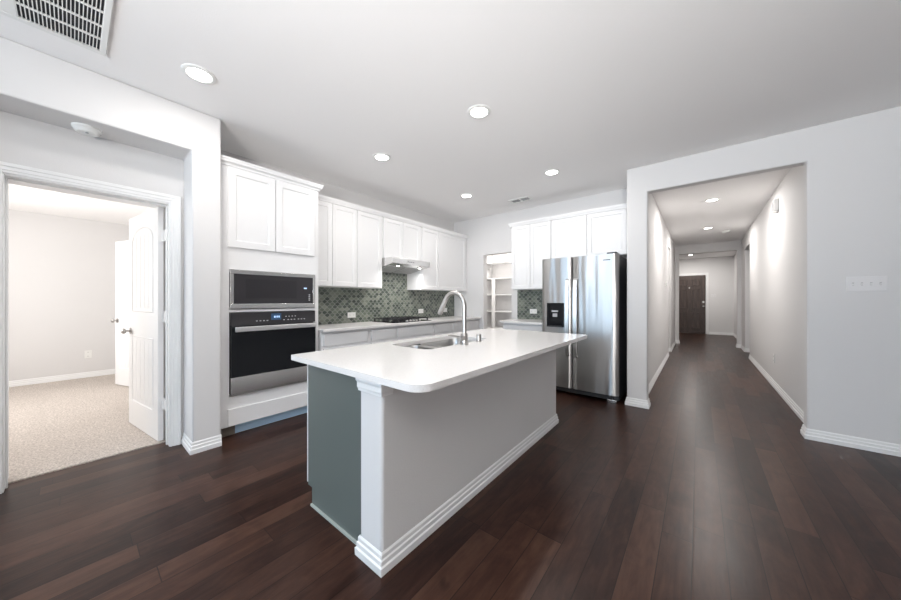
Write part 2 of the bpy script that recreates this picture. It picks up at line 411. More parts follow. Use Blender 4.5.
# living area behind the camera
wins = [(-3.75, -2.85), (-2.5, -1.6), (-1.25, -0.35), (0.6, 2.6)]
bs = []; x = -5.1
for a, b_ in wins:
    bs.append((x, a, -4.6, -4.48, 0, H)); bs.append((a, b_, -4.6, -4.48, 0, 0.6 if a < 0 else 0.1)); bs.append((a, b_, -4.6, -4.48, 2.4, H)); x = b_
bs.append((x, 5.0, -4.6, -4.48, 0, H))
struct('wall_front', B(*bs), M['wall'])
struct('wall_living_left', B((-5.2, -5.1, -4.6, -1.7, 0, H), (-5.1, -3.12, -1.8, -1.7, 0, H)), M['wall'])
struct('wall_living_right', B((4.9, 5.0, -4.6, 4.07, 0, H)), M['wall'])
def window(i, x0, x1, y, z0, z1):
    r = struct_empty('window_%d' % i, ((x0 + x1) / 2, y, z0))
    m_ = (z0 + z1) / 2
    obj('window_frame', B((x0, x0 + 0.05, y - 0.04, y + 0.04, z0, z1), (x1 - 0.05, x1, y - 0.04, y + 0.04, z0, z1), (x0 + 0.05, x1 - 0.05, y - 0.04, y + 0.04, z0, z0 + 0.05),
        (x0 + 0.05, x1 - 0.05, y - 0.04, y + 0.04, z1 - 0.05, z1), (x0 + 0.05, x1 - 0.05, y - 0.03, y + 0.03, m_ - 0.02, m_ + 0.02)), M['trim'], r)
    obj('pane', B((x0 + 0.05, x1 - 0.05, y - 0.035, y - 0.031, z0 + 0.05, z1 - 0.05)), M['glass'], r)
for i, (a, b_) in enumerate(wins): window(i + 1, a, b_, -4.54, 0.6 if a < 0 else 0.1, 2.4)
window(5, -6.3, -4.9, -1.65, 0.8, 2.2)

# baseboards
BP = [(0, 0), (0.016, 0), (0.017, 0.034), (0.011, 0.040), (0.011, 0.060), (0.006, 0.066), (0.006, 0.083), (0.001, 0.092), (0, 0.092)]
def baseboard(name, path, side):
    bm = bmesh.new(); sweep(bm, path, BP, side); return struct(name, bm, M['trim'])
baseboard('baseboard_left', [(RX, 0.60), (-3.12, 0.60), (-3.12, 0.79)], 1)
baseboard('baseboard_hall_left', [(-0.655, 4.30), (-0.655, 4.07), (-0.45, 4.07), (-0.45, 4.19), (-0.52, 4.19), (-0.52, 8.2)], 1)
baseboard('baseboard_hall_left_far', [(-0.655, 8.85), (-0.52, 8.85), (-0.52, 10.7), (-0.44, 10.7), (-0.44, 10.9)], 1)
baseboard('baseboard_right', [(4.9, 4.07), (0.738, 4.07), (0.738, 4.19), (0.82, 4.19), (0.82, 8.88)], -1)
baseboard('baseboard_hall_right_far', [(1.9, 9.95), (0.84, 9.95), (0.84, 10.7), (0.76, 10.7), (0.76, 10.9)], -1)
baseboard('baseboard_foyer', [(0.93, 10.9), (0.93, 14.3), (0.28, 14.3)], -1)
baseboard('baseboard_bedroom', [(-7.45, -1.6), (-7.45, 0.65), (-3.95, 0.65)], 1)
baseboard('baseboard_kitchen', [(-3.15, 4.75), (-3.07, 4.75), (-3.07, 4.87)], 1)

# casing of the bedroom doorway (profile stepped), jambs
def casing_x(bm, X, y0, y1, z1, w=0.085):
    for o, t in ((0.0, 0.009), (0.018, 0.013), (0.042, 0.018)):
        box(bm, X, X + t, y1 + o, y1 + w, 0, z1 + w); box(bm, X, X + t, y0 - w, y0 - o, 0, z1 + w); box(bm, X, X + t, y0 - o, y1 + o, z1 + o, z1 + w)
bm = bmesh.new(); casing_x(bm, RX, -0.277, 0.514, 2.025, 0.066)
struct('trim_1', bm, M['trim'], bevel=0.002)
struct('trim_2', B((-3.67, RX, 0.508, 0.53, 0, 2.035), (-3.67, RX, -0.30, -0.272, 0, 2.035), (-3.67, RX, -0.272, 0.508, 2.015, 2.035),
    (-3.50, -3.48, 0.498, 0.508, 0, 2.015), (-3.50, -3.48, -0.272, -0.262, 0, 2.015), (-3.50, -3.48, -0.262, 0.498, 2.005, 2.015)), M['trim'], bevel=0.002)

# panel doors
def knob(bm, c, n, r=0.027):
    """round knob + rose pointing along n (unit xy vector)"""
    n = Vector((n[0], n[1], 0)); c = Vector(c)
    cyl(bm, c, 0.03, 0.008, n); cyl(bm, c + n * 0.008, 0.010, 0.03, n)
    prev = None
    q = Vector((0, 0, 1)).rotation_difference(n); seg = 20; rings = []
    for k in range(9):
        t = math.pi * k / 8; rr = max(r * math.sin(t), 0.0015); hh = 0.05 - 0.018 * math.cos(t)
        rings.append([bm.verts.new(c + q @ Vector((rr * math.cos(2 * math.pi * i / seg), rr * math.sin(2 * math.pi * i / seg), hh))) for i in range(seg)])
    for a, b in zip(rings, rings[1:]):
        for i in range(seg):
            j = (i + 1) % seg; bm.faces.new((a[i], a[j], b[j], b[i]))
    bm.faces.new(rings[0][::-1]); bm.faces.new(rings[-1])
def ridge(bm, pts, T, wd=0.016, h=0.006):
    """closed moulding along local (u,z) polygon; T maps (u,n,z) to world"""
    n = len(pts); R = []
    for i in range(n):
        p = Vector(pts[i]); a = Vector(pts[i - 1]); b = Vector(pts[(i + 1) % n])
        d1 = (p - a).normalized(); d2 = (b - p).normalized(); n1 = Vector((d1.y, -d1.x)); n2 = Vector((d2.y, -d2.x))
        m = (n1 + n2) / (1 + n1.dot(n2))
        o, i_ = p + m * wd / 2, p - m * wd / 2
        R.append([bm.verts.new(T(o.x, 0, o.y)), bm.verts.new(T(p.x, h, p.y)), bm.verts.new(T(i_.x, 0, i_.y))])
    for i in range(n):
        a, b = R[i], R[(i + 1) % n]
        for k in range(3):
            l = (k + 1) % 3; bm.faces.new((a[k], a[l], b[l], b[k]))
def panel_leaf(name, hinge, ang, width, height, z0, knob_z, hinges=True):
    """two-panel arched leaf; runs from hinge point in direction ang"""
    d = Vector((math.cos(ang), math.sin(ang))); nn = Vector((-d.y, d.x)); th = 0.035
    r = struct_empty(name, (hinge[0], hinge[1], z0))
    def W(u, n, z): return (hinge[0] + d.x * u + nn.x * n, hinge[1] + d.y * u + nn.y * n, z0 + z)
    bm = bmesh.new(); vs = [bm.verts.new(W(u, n, z)) for u in (0.004, width) for n in (0, th) for z in (0, height)]
    for f in ((0, 1, 3, 2), (4, 6, 7, 5), (0, 4, 5, 1), (2, 3, 7, 6), (0, 2, 6, 4), (1, 5, 7, 3)): bm.faces.new([vs[i] for i in f])
    a, b = 0.12, width - 0.12
    top = [(a, 1.10), (b, 1.10), (b, height - 0.26)] + [(a + (b - a) * (0.5 + 0.5 * math.cos(t)), height - 0.26 + 0.13 * math.sin(t)) for t in [math.pi * k / 12 for k in range(1, 12)]] + [(a, height - 0.26)]
    low = [(a, 0.24), (b, 0.24), (b, 0.86), (a, 0.86)]
    for poly in (top, low):
        ridge(bm, poly, lambda u, n, z: W(u, th + n - 0.0005, z)); ridge(bm, poly, lambda u, n, z: W(u, -n + 0.0005, z))
        # beaded vertical grooves inside the panel
    for k in range(1, 5):
        u = a + (b - a) * k / 5
        for z_a, z_b in ((0.27, 0.83), (1.13, height - 0.20)):
            for s, nb in ((1, th), (-1, 0)):
                n_a, n_b = (nb - 0.001, nb + 0.0015) if s > 0 else (nb - 0.0015, nb + 0.001)
                vv = [bm.verts.new(W(u + du, n_, z)) for du in (-0.003, 0.003) for n_ in (n_a, n_b) for z in (z_a, z_b)]
                for f in ((0, 1, 3, 2), (4, 6, 7, 5), (0, 4, 5, 1), (2, 3, 7, 6), (0, 2, 6, 4), (1, 5, 7, 3)): bm.faces.new([vv[i] for i in f])
    obj('door_leaf', bm, M['door'], r)
    bm = bmesh.new(); u = width - 0.065
    knob(bm, W(u, th, knob_z - z0), (nn.x, nn.y)); obj('door_knob', bm, M['nickel'], r, smooth=True)
    bm = bmesh.new(); knob(bm, W(u, 0, knob_z - z0), (-nn.x, -nn.y)); obj('door_knob', bm, M['nickel'], r, smooth=True)
    return r, W
# leaf open into the bedroom, hinged at the right jamb
ang = math.atan2(0.37 - 0.474, -4.36 + 3.60)
r, W = panel_leaf('door_1', (-3.585, 0.497), ang, 0.80, 2.0, 0.015, 0.92)
for hz in (1.77, 1.08, 0.33):
    bm = bmesh.new(); box(bm, -3.59, -3.500, 0.495, 0.507, hz - 0.045, hz + 0.045); cyl(bm, (-3.583, 0.490, hz - 0.05), 0.007, 0.10)
    obj('hinge', bm, M['trim'], r)
panel_leaf('door_2', (-5.86, 0.625), math.atan2(-0.20, -0.62), 0.66, 2.03, 0.02, 0.93)
# front door
fd = struct_empty('door_3', (-0.27, 14.25, 0))
bm = bmesh.new(); X0, X1 = -0.73, 0.18
box(bm, X0, X1, 14.24, 14.285, 0.012, 2.11)
obj('door_leaf', bm, M['doorwood'], fd)
for (u0, u1) in ((X0 + 0.12, X0 + 0.41), (X1 - 0.41, X1 - 0.12)):
    for (z0, z1) in ((0.18, 0.78), (0.90, 1.62), (1.74, 1.98)):
        bm = bmesh.new(); shaker(bm, 'y', u0, u1, z0, z1, -14.245, 0.028, 0.035, 0.018); obj('raised_panel', bm, M['doorwood'], fd)
bm = bmesh.new(); knob(bm, (0.125, 14.24, 1.0), (0, -1)); obj('door_knob', bm, M['nickel'], fd, smooth=True)
bm = bmesh.new(); cyl(bm, (0.125, 14.24, 1.15), 0.032, -0.02, 'y'); obj('deadbolt', bm, M['nickel'], fd)
bm = bmesh.new(); cyl(bm, (-0.275, 14.24, 1.66), 0.022, -0.015, 'y'); obj('peephole', bm, M['nickel'], fd)
bm = bmesh.new()
for o, t in ((0.0, 0.010), (0.05, 0.018)):
    box(bm, X1 + o, X1 + 0.085, 14.30 - t, 14.30, 0, 2.20); box(bm, X0 - 0.085, X0 - o, 14.30 - t, 14.30, 0, 2.20); box(bm, X0 - o, X1 + o, 14.30 - t, 14.30, 2.115 + o, 2.20)
struct('trim_3', bm, M['trim'])

# backsplash on both walls
struct('wall_backsplash_left', B((-3.76, -3.752, 1.69, 4.75, 0.905, 1.385), (-3.76, -3.752, 2.737, 3.488, 1.385, 1.81)), M['tile_y'])
struct('wall_backsplash_back', B((-2.387, -1.60, 4.742, 4.75, 0.905, 1.385)), M['tile_x'])

# ------------------------------------------------------------------ kitchen island
isl = thing('kitchen_island', (-1.47, 1.95, 0), 'long kitchen island base with white wall side and grey-green end panel', 'kitchen island')
obj('cabinet_body', B((-1.79, -1.278, 0.915, 3.03, 0.0, 0.10), (-1.838, -1.278, 0.915, 3.03, 0.10, 0.12), (-1.838, -1.278, 0.915, 0.935, 0.12, 0.853), (-1.838, -1.278, 3.01, 3.03, 0.12, 0.853),
    (-1.296, -1.278, 0.935, 3.01, 0.12, 0.853), (-1.838, -1.278, 1.385, 1.403, 0.12, 0.853), (-1.838, -1.278, 2.372, 2.39, 0.12, 0.853), (-1.838, -1.862 + 0.04, 0.935, 3.01, 0.12, 0.853)), M['island_green'], isl)
bm = bmesh.new(); prism(bm, [(-1.838, 0.105), (-1.79, 0.105), (-1.79, 0.0), (-1.267, 0.0), (-1.267, 0.852), (-1.838, 0.852)], 0.900, 0.915, 'y')
obj('end_panel', bm, M['island_green'], isl, label='grey-green painted end panel')
obj('half_wall', B((-1.266, -1.10, 0.87, 3.03, 0, 0.853)), M['wall'], isl, bevel=0.016, segs=3, label='white textured half wall')
bm = bmesh.new(); sweep(bm, [(-1.266, 0.899), (-1.266, 0.87), (-1.10, 0.87), (-1.10, 3.03), (-1.266, 3.03)], BP, 1)
o_bb = obj('baseboard', bm, M['trim'], isl)
bm = bmesh.new(); CP = [(0, 0.788), (0.005, 0.788), (0.006, 0.798), (0.009, 0.806), (0.009, 0.828), (0.014, 0.838), (0.014, 0.853), (0, 0.853)]
sweep(bm, [(-1.266, 0.899), (-1.266, 0.87), (-1.10, 0.87), (-1.10, 0.93)], CP, 1)
obj('capital_moulding', bm, M['trim'], isl)
obj('shoe_strip', B((-1.79, -1.283, 0.890, 0.900, 0, 0.012)), M['caulk'], isl)
ys = [0.90, 1.40, 2.38, 3.02]
for i, (a, b_) in enumerate(zip(ys, ys[1:])):
    n = 2 if b_ - a > 0.6 else 1
    for k in range(n):
        u0 = a + (b_ - a) * k / n + 0.003; u1 = a + (b_ - a) * (k + 1) / n - 0.003
        bm = bmesh.new(); shaker(bm, 'x', u0, u1, 0.115, 0.69, 0, 0.02)
        for v in bm.verts: v.co.x = -1.838 - v.co.x
        obj('door', bm, M['cab'], isl)
    bm = bmesh.new(); box(bm, -1.858, -1.838, a + 0.003, b_ - 0.003, 0.70, 0.845); obj('drawer', bm, M['cab'], isl, bevel=0.002)

# island worktop with undermount cut-out
def rounded(x0, x1, y0, y1, rs, seg=10):
    pts = []
    for (cx, cy, a0), r in zip(((x1, y0, -90), (x1, y1, 0), (x0, y1, 90), (x0, y0, 180)), rs):
        sx = -1 if cx == x1 else 1; sy = 1 if cy == y0 else -1
        ox, oy = cx + sx * r, cy + sy * r
        for k in range(seg + 1):
            t = math.radians(a0 + 90 * k / seg); pts.append((ox + r * math.cos(t), oy + r * math.sin(t)))
    return pts
SK = (-1.812, -1.415, 1.50, 2.27)
def plate_with_hole(bm, outer, holes, z0, z1):
    bt = bmesh.new()
    rings = []
    for loop in [outer] + holes:
        vs = [bt.verts.new((x, y, z1)) for x, y in loop]
        for i in range(len(vs)): bt.edges.new((vs[i], vs[(i + 1) % len(vs)]))
    bmesh.ops.triangle_fill(bt, use_beauty=True, use_dissolve=False, edges=bt.edges)
    ret = bmesh.ops.extrude_face_region(bt, geom=list(bt.faces))
    for v in [g for g in ret['geom'] if isinstance(g, bmesh.types.BMVert)]: v.co.z = z0
    tmp = bpy.data.meshes.new('t'); bt.to_mesh(tmp); bt.free(); bm.from_mesh(tmp); bpy.data.meshes.remove(tmp)
bm = bmesh.new()
hole = rounded(*SK, (0.06,) * 4)
plate_with_hole(bm, rounded(-1.94, -0.83, 0.84, 3.13, (0.085, 0.03, 0.02, 0.012)), [hole], 0.855, 0.885)
tag(obj('island_countertop', bm, M['quartz']), 'large white quartz worktop lying on the kitchen island', 'countertop')

# sink
sk = thing('kitchen_sink', ((SK[0] + SK[1]) / 2, (SK[2] + SK[3]) / 2, 0.66), 'double bowl stainless undermount sink set into the white island worktop', 'sink')
def bowl(y0, y1, depth):
    bm = bmesh.new(); prev = None
    x0, x1 = SK[0] - 0.004, SK[1] + 0.004
    levels = [(-0.008, 0.8555), (0.0, 0.853), (0.006, 0.83), (0.010, 0.70), (0.035, 0.855 - depth)]
    for ins, z in levels:
        pts = rounded(x0 + ins, x1 - ins, y0 + ins, y1 - ins, (0.065,) * 4, 8)
        r = [bm.verts.new((x, y, z)) for x, y in pts]
        if prev:
            for i in range(len(r)):
                j = (i + 1) % len(r); bm.faces.new((prev[i], prev[j], r[j], r[i]))
        prev = r
    bm.faces.new(prev)
    return bm
for y0, y1 in ((SK[2] - 0.004, 1.765), (1.815, SK[3] + 0.004)):
    o = obj('bowl', bowl(y0, y1, 0.19), M['sinksteel'], sk, smooth=True)
    so = o.modifiers.new('thick', 'SOLIDIFY'); so.thickness = 0.002; so.offset = -1
    bm = bmesh.new(); lathe(bm, ((SK[0] + SK[1]) / 2, (y0 + y1) / 2, 0.667), [(0.045, 0), (0.045, 0.004), (0.038, 0.006), (0.02, 0.003), (0.001, 0.002)]); obj('drain', bm, M['nickel'], sk, smooth=True)
obj('bowl_divider', B((SK[0] + 0.03, SK[1] - 0.03, 1.760, 1.820, 0.825, 0.8525)), M['sinksteel'], sk, bevel=0.008)

# faucet
FX, FY = -1.372, 1.86
fa = thing('kitchen_faucet', (FX, FY, 0.885), 'tall brushed nickel gooseneck faucet standing behind the island sink', 'faucet')
bm = bmesh.new(); lathe(bm, (FX, FY, 0.885), [(0.032, 0), (0.032, 0.006), (0.027, 0.012), (0.026, 0.075), (0.020, 0.085), (0.016, 0.09)]); obj('faucet_body', bm, M['nickel'], fa, smooth=True)
pts = [(FX, FY, 0.965), (FX, FY, 1.17)]
R_ = 0.10
for k in range(1, 15):
    t = math.pi * 0.87 * k / 14; pts.append((FX - R_ + R_ * math.cos(t), FY, 1.17 + R_ * 1.05 * math.sin(t)))
bm = bmesh.new(); tube(bm, pts, 0.0165, 18); obj('spout', bm, M['nickel'], fa, smooth=True)
e = Vector(pts[-1]); d = (Vector(pts[-1]) - Vector(pts[-2])).normalized()
bm = bmesh.new(); tube(bm, [e - d * 0.01, e + d * 0.01, e + d * 0.07, e + d * 0.10, e + d * 0.118], 0.015, 18, [0.017, 0.018, 0.0205, 0.0215, 0.020]); obj('spray_head', bm, M['nickel'], fa, smooth=True)
bm = bmesh.new(); tube(bm, [(FX, FY - 0.018, 0.935), (FX, FY - 0.068, 0.937)], 0.021, 18); obj('valve', bm, M['nickel'], fa, smooth=True)
bm = bmesh.new(); tube(bm, [(FX, FY - 0.05, 0.945), (FX - 0.01, FY - 0.10, 0.955), (FX - 0.02, FY - 0.165, 0.968)], 0.006, 12, [0.008, 0.0065, 0.005]); obj('lever', bm, M['nickel'], fa, smooth=True)
bm = bmesh.new(); lathe(bm, (-1.375, 2.06, 0.885), [(0.024, 0), (0.024, 0.004), (0.020, 0.006), (0.020, 0.055), (0.018, 0.06), (0.002, 0.061)])
tag(obj('air_gap_cap', bm, M['nickel'], smooth=True), 'short brushed nickel cap on the island worktop beside the faucet', 'sink fitting')

# ------------------------------------------------------------------ tall oven cabinet
CX = -3.20
tc = thing('tall_cabinet', (-3.48, 1.235, 0), 'tall white cabinet holding the microwave and wall oven', 'cabinet')
obj('cabinet_body', B((-3.757, CX, 0.793, 0.868, 0.108, 2.42), (-3.757, CX, 1.636, 1.677, 0.108, 2.42), (-3.757, CX, 0.868, 1.636, 1.492, 2.42), (-3.757, CX, 0.868, 1.636, 1.112, 1.136),
    (-3.757, CX, 0.868, 1.636, 0.108, 0.37), (-3.757, -3.74, 0.868, 1.636, 0.37, 1.492)), M['cab'], tc)
for a, b_ in ((0.855, 1.238), (1.244, 1.628)):
    bm = bmesh.new(); shaker(bm, 'x', a, b_, 1.685, 2.385, CX); obj('door', bm, M['cab'], tc)
obj('drawer', B((CX, CX + 0.02, 0.855, 1.628, 0.115, 0.262)), M['cab'], tc, bevel=0.003)
CR = [(0, 2.395), (0.010, 2.395), (0.014, 2.412), (0.030, 2.425), (0.032, 2.442), (0.036, 2.448), (0.036, 2.462), (0, 2.462)]
bm = bmesh.new(); sweep(bm, [(CX, 0.793), (CX, 1.68), (-3.405, 1.68)], CR, 1); obj('crown_moulding', bm, M['cab'], tc)
obj('toe_kick', B((-3.31, -3.285, 0.793, 0.935, 0, 0.108)), M['rawwood'], tc, label='bare brown toe board')
obj('toe_kick', B((-3.31, -3.283, 0.935, 1.677, 0.006, 0.108)), M['bluefilm'], tc, label='toe board under blue protective film')

# microwave
mw = thing('microwave', (-3.4, 1.25, 1.137), 'built-in microwave with stainless frame above the wall oven', 'microwave')
obj('housing', B((-3.70, -3.202, 0.89, 1.61, 1.16, 1.47)), M['fridge_side'], mw)
obj('trim_frame', B((-3.20, -3.182, 0.872, 1.632, 1.142, 1.186), (-3.20, -3.182, 0.872, 1.632, 1.452, 1.488), (-3.20, -3.182, 0.872, 0.898, 1.186, 1.452), (-3.20, -3.182, 1.610, 1.632, 1.186, 1.452)), M['steel_plain'], mw, bevel=0.002)
obj('glass_door', B((-3.20, -3.186, 0.898, 1.610, 1.186, 1.452)), M['grayglass'], mw)
obj('window', B((-3.186, -3.1850, 0.99, 1.44, 1.235, 1.41)), M['mesh_glass'], mw)
obj('display', B((-3.186, -3.1848, 1.515, 1.545, 1.335, 1.348)), M['digit'], mw)
for k in range(4): obj('button', B((-3.186, -3.1848, 1.565, 1.58, 1.215 + k * 0.018, 1.224 + k * 0.018)), M['lettering'], mw)

# wall oven
ov = thing('wall_oven', (-3.4, 1.25, 0.372), 'stainless wall oven with black glass door under the microwave', 'oven')
obj('housing', B((-3.72, -3.202, 0.885, 1.62, 0.38, 1.10)), M['fridge_side'], ov)
obj('control_panel', B((-3.20, -3.180, 0.872, 1.633, 0.990, 1.108)), M['grayglass'], ov, bevel=0.002)
obj('display', B((-3.180, -3.1785, 1.20, 1.29, 1.03, 1.09)), M['display'], ov)
bm = bmesh.new()
for k, y in enumerate((1.225, 1.238, 1.254, 1.267)): box(bm, -3.1785, -3.1778, y, y + 0.008, 1.05, 1.068)
obj('digits', bm, M['digit'], ov)
for y in (1.07, 1.10, 1.13, 1.16, 1.31, 1.35, 1.38, 1.41, 1.45, 1.48, 1.51):
    obj('control_mark', B((-3.180, -3.1792, y, y + 0.014, 1.022, 1.030)), M['lettering'], ov)
for y in (1.33, 1.36, 1.39, 1.42): obj('control_mark', B((-3.180, -3.1792, y, y + 0.010, 1.055, 1.063)), M['lettering'], ov)
obj('door', B((-3.20, -3.165, 0.875, 1.630, 0.54, 0.982)), M['blackglass'], ov, bevel=0.003)
obj('lower_trim', B((-3.20, -3.168, 0.875, 1.630, 0.392, 0.536)), M['steel_plain'], ov, bevel=0.002)
obj('vent_slot', B((-3.20, -3.175, 0.880, 1.625, 0.376, 0.390)), M['steel_plain'], ov)
bm = bmesh.new(); box(bm, -3.145, -3.128, 0.895, 1.612, 0.938, 0.982); box(bm, -3.165, -3.140, 0.905, 0.925, 0.948, 0.972); box(bm, -3.165, -3.140, 1.582, 1.602, 0.948, 0.972)
obj('handle', bm, M['handle'], ov, bevel=0.004)

# ------------------------------------------------------------------ wall cabinets, long wall
UX = -3.45; UZ = 1.385; UT = 2.40
UC = [(0, 2.385), (0.024, 2.385), (0.026, 2.400), (0.032, 2.412), (0.037, 2.430), (0.037, 2.445), (0, 2.445)]
def upper_x(y0, y1, z0, doors, label, crown_ret=False):
    r = thing('wall_cabinet', ((-3.76 + UX) / 2, (y0 + y1) / 2, z0), label, 'cabinet', 'white wall cabinets on the long kitchen wall')
    obj('cabinet_body', B((-3.757, UX, y0 + 0.001, y1 - 0.001, z0, UT)), M['cab'], r, bevel=0.001)
    for a, b_ in doors:
        bm = bmesh.new(); shaker(bm, 'x', a, b_, z0 + 0.006, UT - 0.018, UX, rail=0.052); obj('door', bm, M['cab'], r)
    bm = bmesh.new(); sweep(bm, [(UX, y0), (UX, y1)], UC, 1); obj('crown_moulding', bm, M['cab'], r)
upper_x(1.69, 2.735, UZ, [(1.70, 1.972), (1.978, 2.315), (2.325, 2.715)], 'white wall cabinet directly right of the tall oven cabinet')
upper_x(2.737, 3.488, 1.81, [(2.752, 3.108), (3.114, 3.474)], 'short white two-door wall cabinet above the range hood')
upper_x(3.49, 4.745, UZ, [(3.52, 3.918), (3.926, 4.69)], 'white wall cabinet right of the range hood, against the corner')

# range hood
hd = thing('range_hood', (-3.5, 3.11, 1.63), 'thin stainless range hood under the short wall cabinet', 'range hood')
bm = bmesh.new()
t_ = 0.012
prism(bm, [(-3.752, 1.64), (-3.752, 1.808), (-3.245, 1.808), (-3.235, 1.80), (-3.235, 1.728), (-3.252, 1.722), (-3.70, 1.64)], 2.739, 3.486, 'y')
obj('hood_shell', bm, M['steel_plain'], hd, bevel=0.002)
sl = (1.722 - 1.64) / (3.70 - 3.252)
def under(bm, x0, x1, y0, y1, dz0, dz1):
    z = lambda x: 1.722 + (-3.252 - x) * -sl
    vs = [bm.verts.new((x, y, z(x) + dz)) for x in (x0, x1) for y in (y0, y1) for dz in (-dz0, -dz1)]
    for f in ((0, 1, 3, 2), (4, 6, 7, 5), (0, 4, 5, 1), (2, 3, 7, 6), (0, 2, 6, 4), (1, 5, 7, 3)): bm.faces.new([vs[i] for i in f])
for y0, y1 in ((2.78, 3.10), (3.125, 3.445)):
    bm = bmesh.new()
    for k in range(5): under(bm, -3.68, -3.36, y0 + k * 0.064, y0 + k * 0.064 + 0.054, -0.001, 0.006)
    obj('grease_filter', bm, M['filter'], hd)
for y in (2.90, 3.33):
    bm = bmesh.new(); lathe(bm, (-3.305, y, 1.708), [(0.032, 0), (0.032, 0.006), (0.024, 0.008)], axis='-z'); obj('lamp_ring', bm, M['steel_plain'], hd, smooth=True)
    bm = bmesh.new(); lathe(bm, (-3.305, y, 1.6995), [(0.023, 0), (0.020, 0.003), (0.001, 0.004)], axis='-z'); obj('lamp_lens', bm, M['lens'], hd, smooth=True)
    area_light('hood_lamp_light', (-3.305, y, 1.69), 0.04, 2.2, LAMP, (0, math.radians(8), 0), 'DISK', parent=hd, spread=150)
for k in range(4):
    bm = bmesh.new(); cyl(bm, (-3.235, 3.03 + k * 0.035, 1.765), 0.007, 0.004, 'x'); obj('button', bm, M['fridge_side'], hd)

# ------------------------------------------------------------------ base cabinets, long wall
BX = -3.17
def base_x(y0, y1, n, label):
    r = thing('base_cabinet', (-3.46, (y0 + y1) / 2, 0), label, 'cabinet', 'white base cabinets along the long wall')
    obj('cabinet_body', B((-3.757, BX, y0 + 0.001, y1 - 0.001, 0.10, 0.873)), M['cab'], r)
    obj('toe_kick', B((-3.27, -3.25, y0 + 0.001, y1 - 0.001, 0, 0.10)), M['cab'], r)
    obj('drawer', B((BX, BX + 0.02, y0 + 0.027, y1 - 0.027, 0.715, 0.850)), M['cab'], r, bevel=0.003)
    for k in range(n):
        a = y0 + 0.022 + (y1 - y0 - 0.044) * k / n + 0.002; b_ = y0 + 0.022 + (y1 - y0 - 0.044) * (k + 1) / n - 0.002
        bm = bmesh.new(); shaker(bm, 'x', a, b_, 0.115, 0.69, BX, rail=0.052); obj('door', bm, M['cab'], r)
base_x(1.69, 2.31, 1, 'white base cabinet beside the tall oven cabinet')
base_x(2.31, 2.735, 1, 'narrow white base cabinet just left of the cooktop')
base_x(2.735, 3.48, 2, 'wide white base cabinet under the cooktop')
base_x(3.48, 3.94, 1, 'narrow white base cabinet just right of the cooktop')
base_x(3.94, 4.745, 2, 'white base cabinet in the corner by the pantry doorway')
bm = bmesh.new(); box(bm, -3.752, -3.11, 1.685, 4.748, 0.875, 0.905)
tag(obj('wall_countertop', bm, M['quartz'], bevel=0.002), 'long white worktop along the long tiled wall', 'countertop')

# cooktop
ck = thing('gas_cooktop', (-3.46, 3.11, 0.905), 'black gas cooktop in the long worktop under the range hood', 'cooktop')
obj('glass_plate', B((-3.69, -3.19, 2.745, 3.475, 0.905, 0.914)), M['blackglass'], ck, bevel=0.003)
for (x, y, r_) in ((-3.57, 2.88, 0.035), (-3.33, 2.88, 0.045), (-3.45, 3.11, 0.055), (-3.57, 3.34, 0.045), (-3.36, 3.34, 0.03)):
    bm = bmesh.new(); lathe(bm, (x, y, 0.914), [(r_ + 0.01, 0), (r_ + 0.01, 0.008), (r_, 0.010), (r_, 0.02), (r_ - 0.01, 0.024), (0.002, 0.024)]); obj('burner', bm, M['iron'], ck, smooth=True)
for (a, b_) in ((2.76, 2.99), (3.0, 3.22), (3.23, 3.46)):
    bm = bmesh.new(); x0, x1 = -3.67, -3.21 if a < 3.2 else -3.25
    for y in (a + 0.006, b_ - 0.006, (a + b_) / 2): box(bm, x0, x1, y - 0.006, y + 0.006, 0.944, 0.956)
    for x in (x0 + 0.006, (x0 + x1) / 2, x1 - 0.006, x0 * 0.75 + x1 * 0.25, x0 * 0.25 + x1 * 0.75): box(bm, x - 0.006, x + 0.006, a, b_, 0.944, 0.956)
    for x in (x0 + 0.008, x1 - 0.008):
        for y in (a + 0.008, b_ - 0.008): box(bm, x - 0.008, x + 0.008, y - 0.008, y + 0.008, 0.914, 0.944)
    obj('grate', bm, M['iron'], ck)
for k in range(5):
    bm = bmesh.new(); lathe(bm, (-3.215, 2.99 + k * 0.062, 0.914), [(0.020, 0), (0.019, 0.016), (0.015, 0.024), (0.002, 0.025)]); obj('knob', bm, M['nickel'], ck, smooth=True)

# ------------------------------------------------------------------ fridge wall cabinets (faces toward -Y)
UY = 4.435
def upper_y(x0, x1, z0, doors, label, ret):
    r = thing('wall_cabinet', ((x0 + x1) / 2, (UY + 4.75) / 2, z0), label, 'cabinet', 'white wall cabinets on the fridge wall')
    obj('cabinet_body', B((x0 + 0.001, x1 - 0.001, UY, 4.745, z0, UT)), M['cab'], r, bevel=0.001)
    for a, b_ in doors:
        bm = bmesh.new(); shaker(bm, 'y', a, b_, z0 + 0.006, UT - 0.018, -UY, rail=0.052); obj('door', bm, M['cab'], r)
    bm = bmesh.new(); sweep(bm, ([(x0, 4.745)] if ret else []) + [(x0, UY), (x1, UY)], UC, 1); obj('crown_moulding', bm, M['cab'], r)
upper_y(-2.335, -1.685, 1.385, [(-2.325, -2.013), (-2.007, -1.695)], 'white two-door wall cabinet between the pantry doorway and the refrigerator', True)
upper_y(-1.683, -0.660, 1.80, [(-1.675, -1.192), (-1.182, -0.71)], 'white wall cabinet directly above the refrigerator', False)
r = thing('base_cabinet', (-2.0, 4.45, 0), 'white base cabinet between the pantry doorway and the refrigerator', 'cabinet')
obj('cabinet_body', B((-2.335, -1.68, 4.16, 4.745, 0.10, 0.873)), M['cab'], r)
obj('toe_kick', B((-2.335, -1.68, 4.24, 4.26, 0, 0.10)), M['cab'], r)
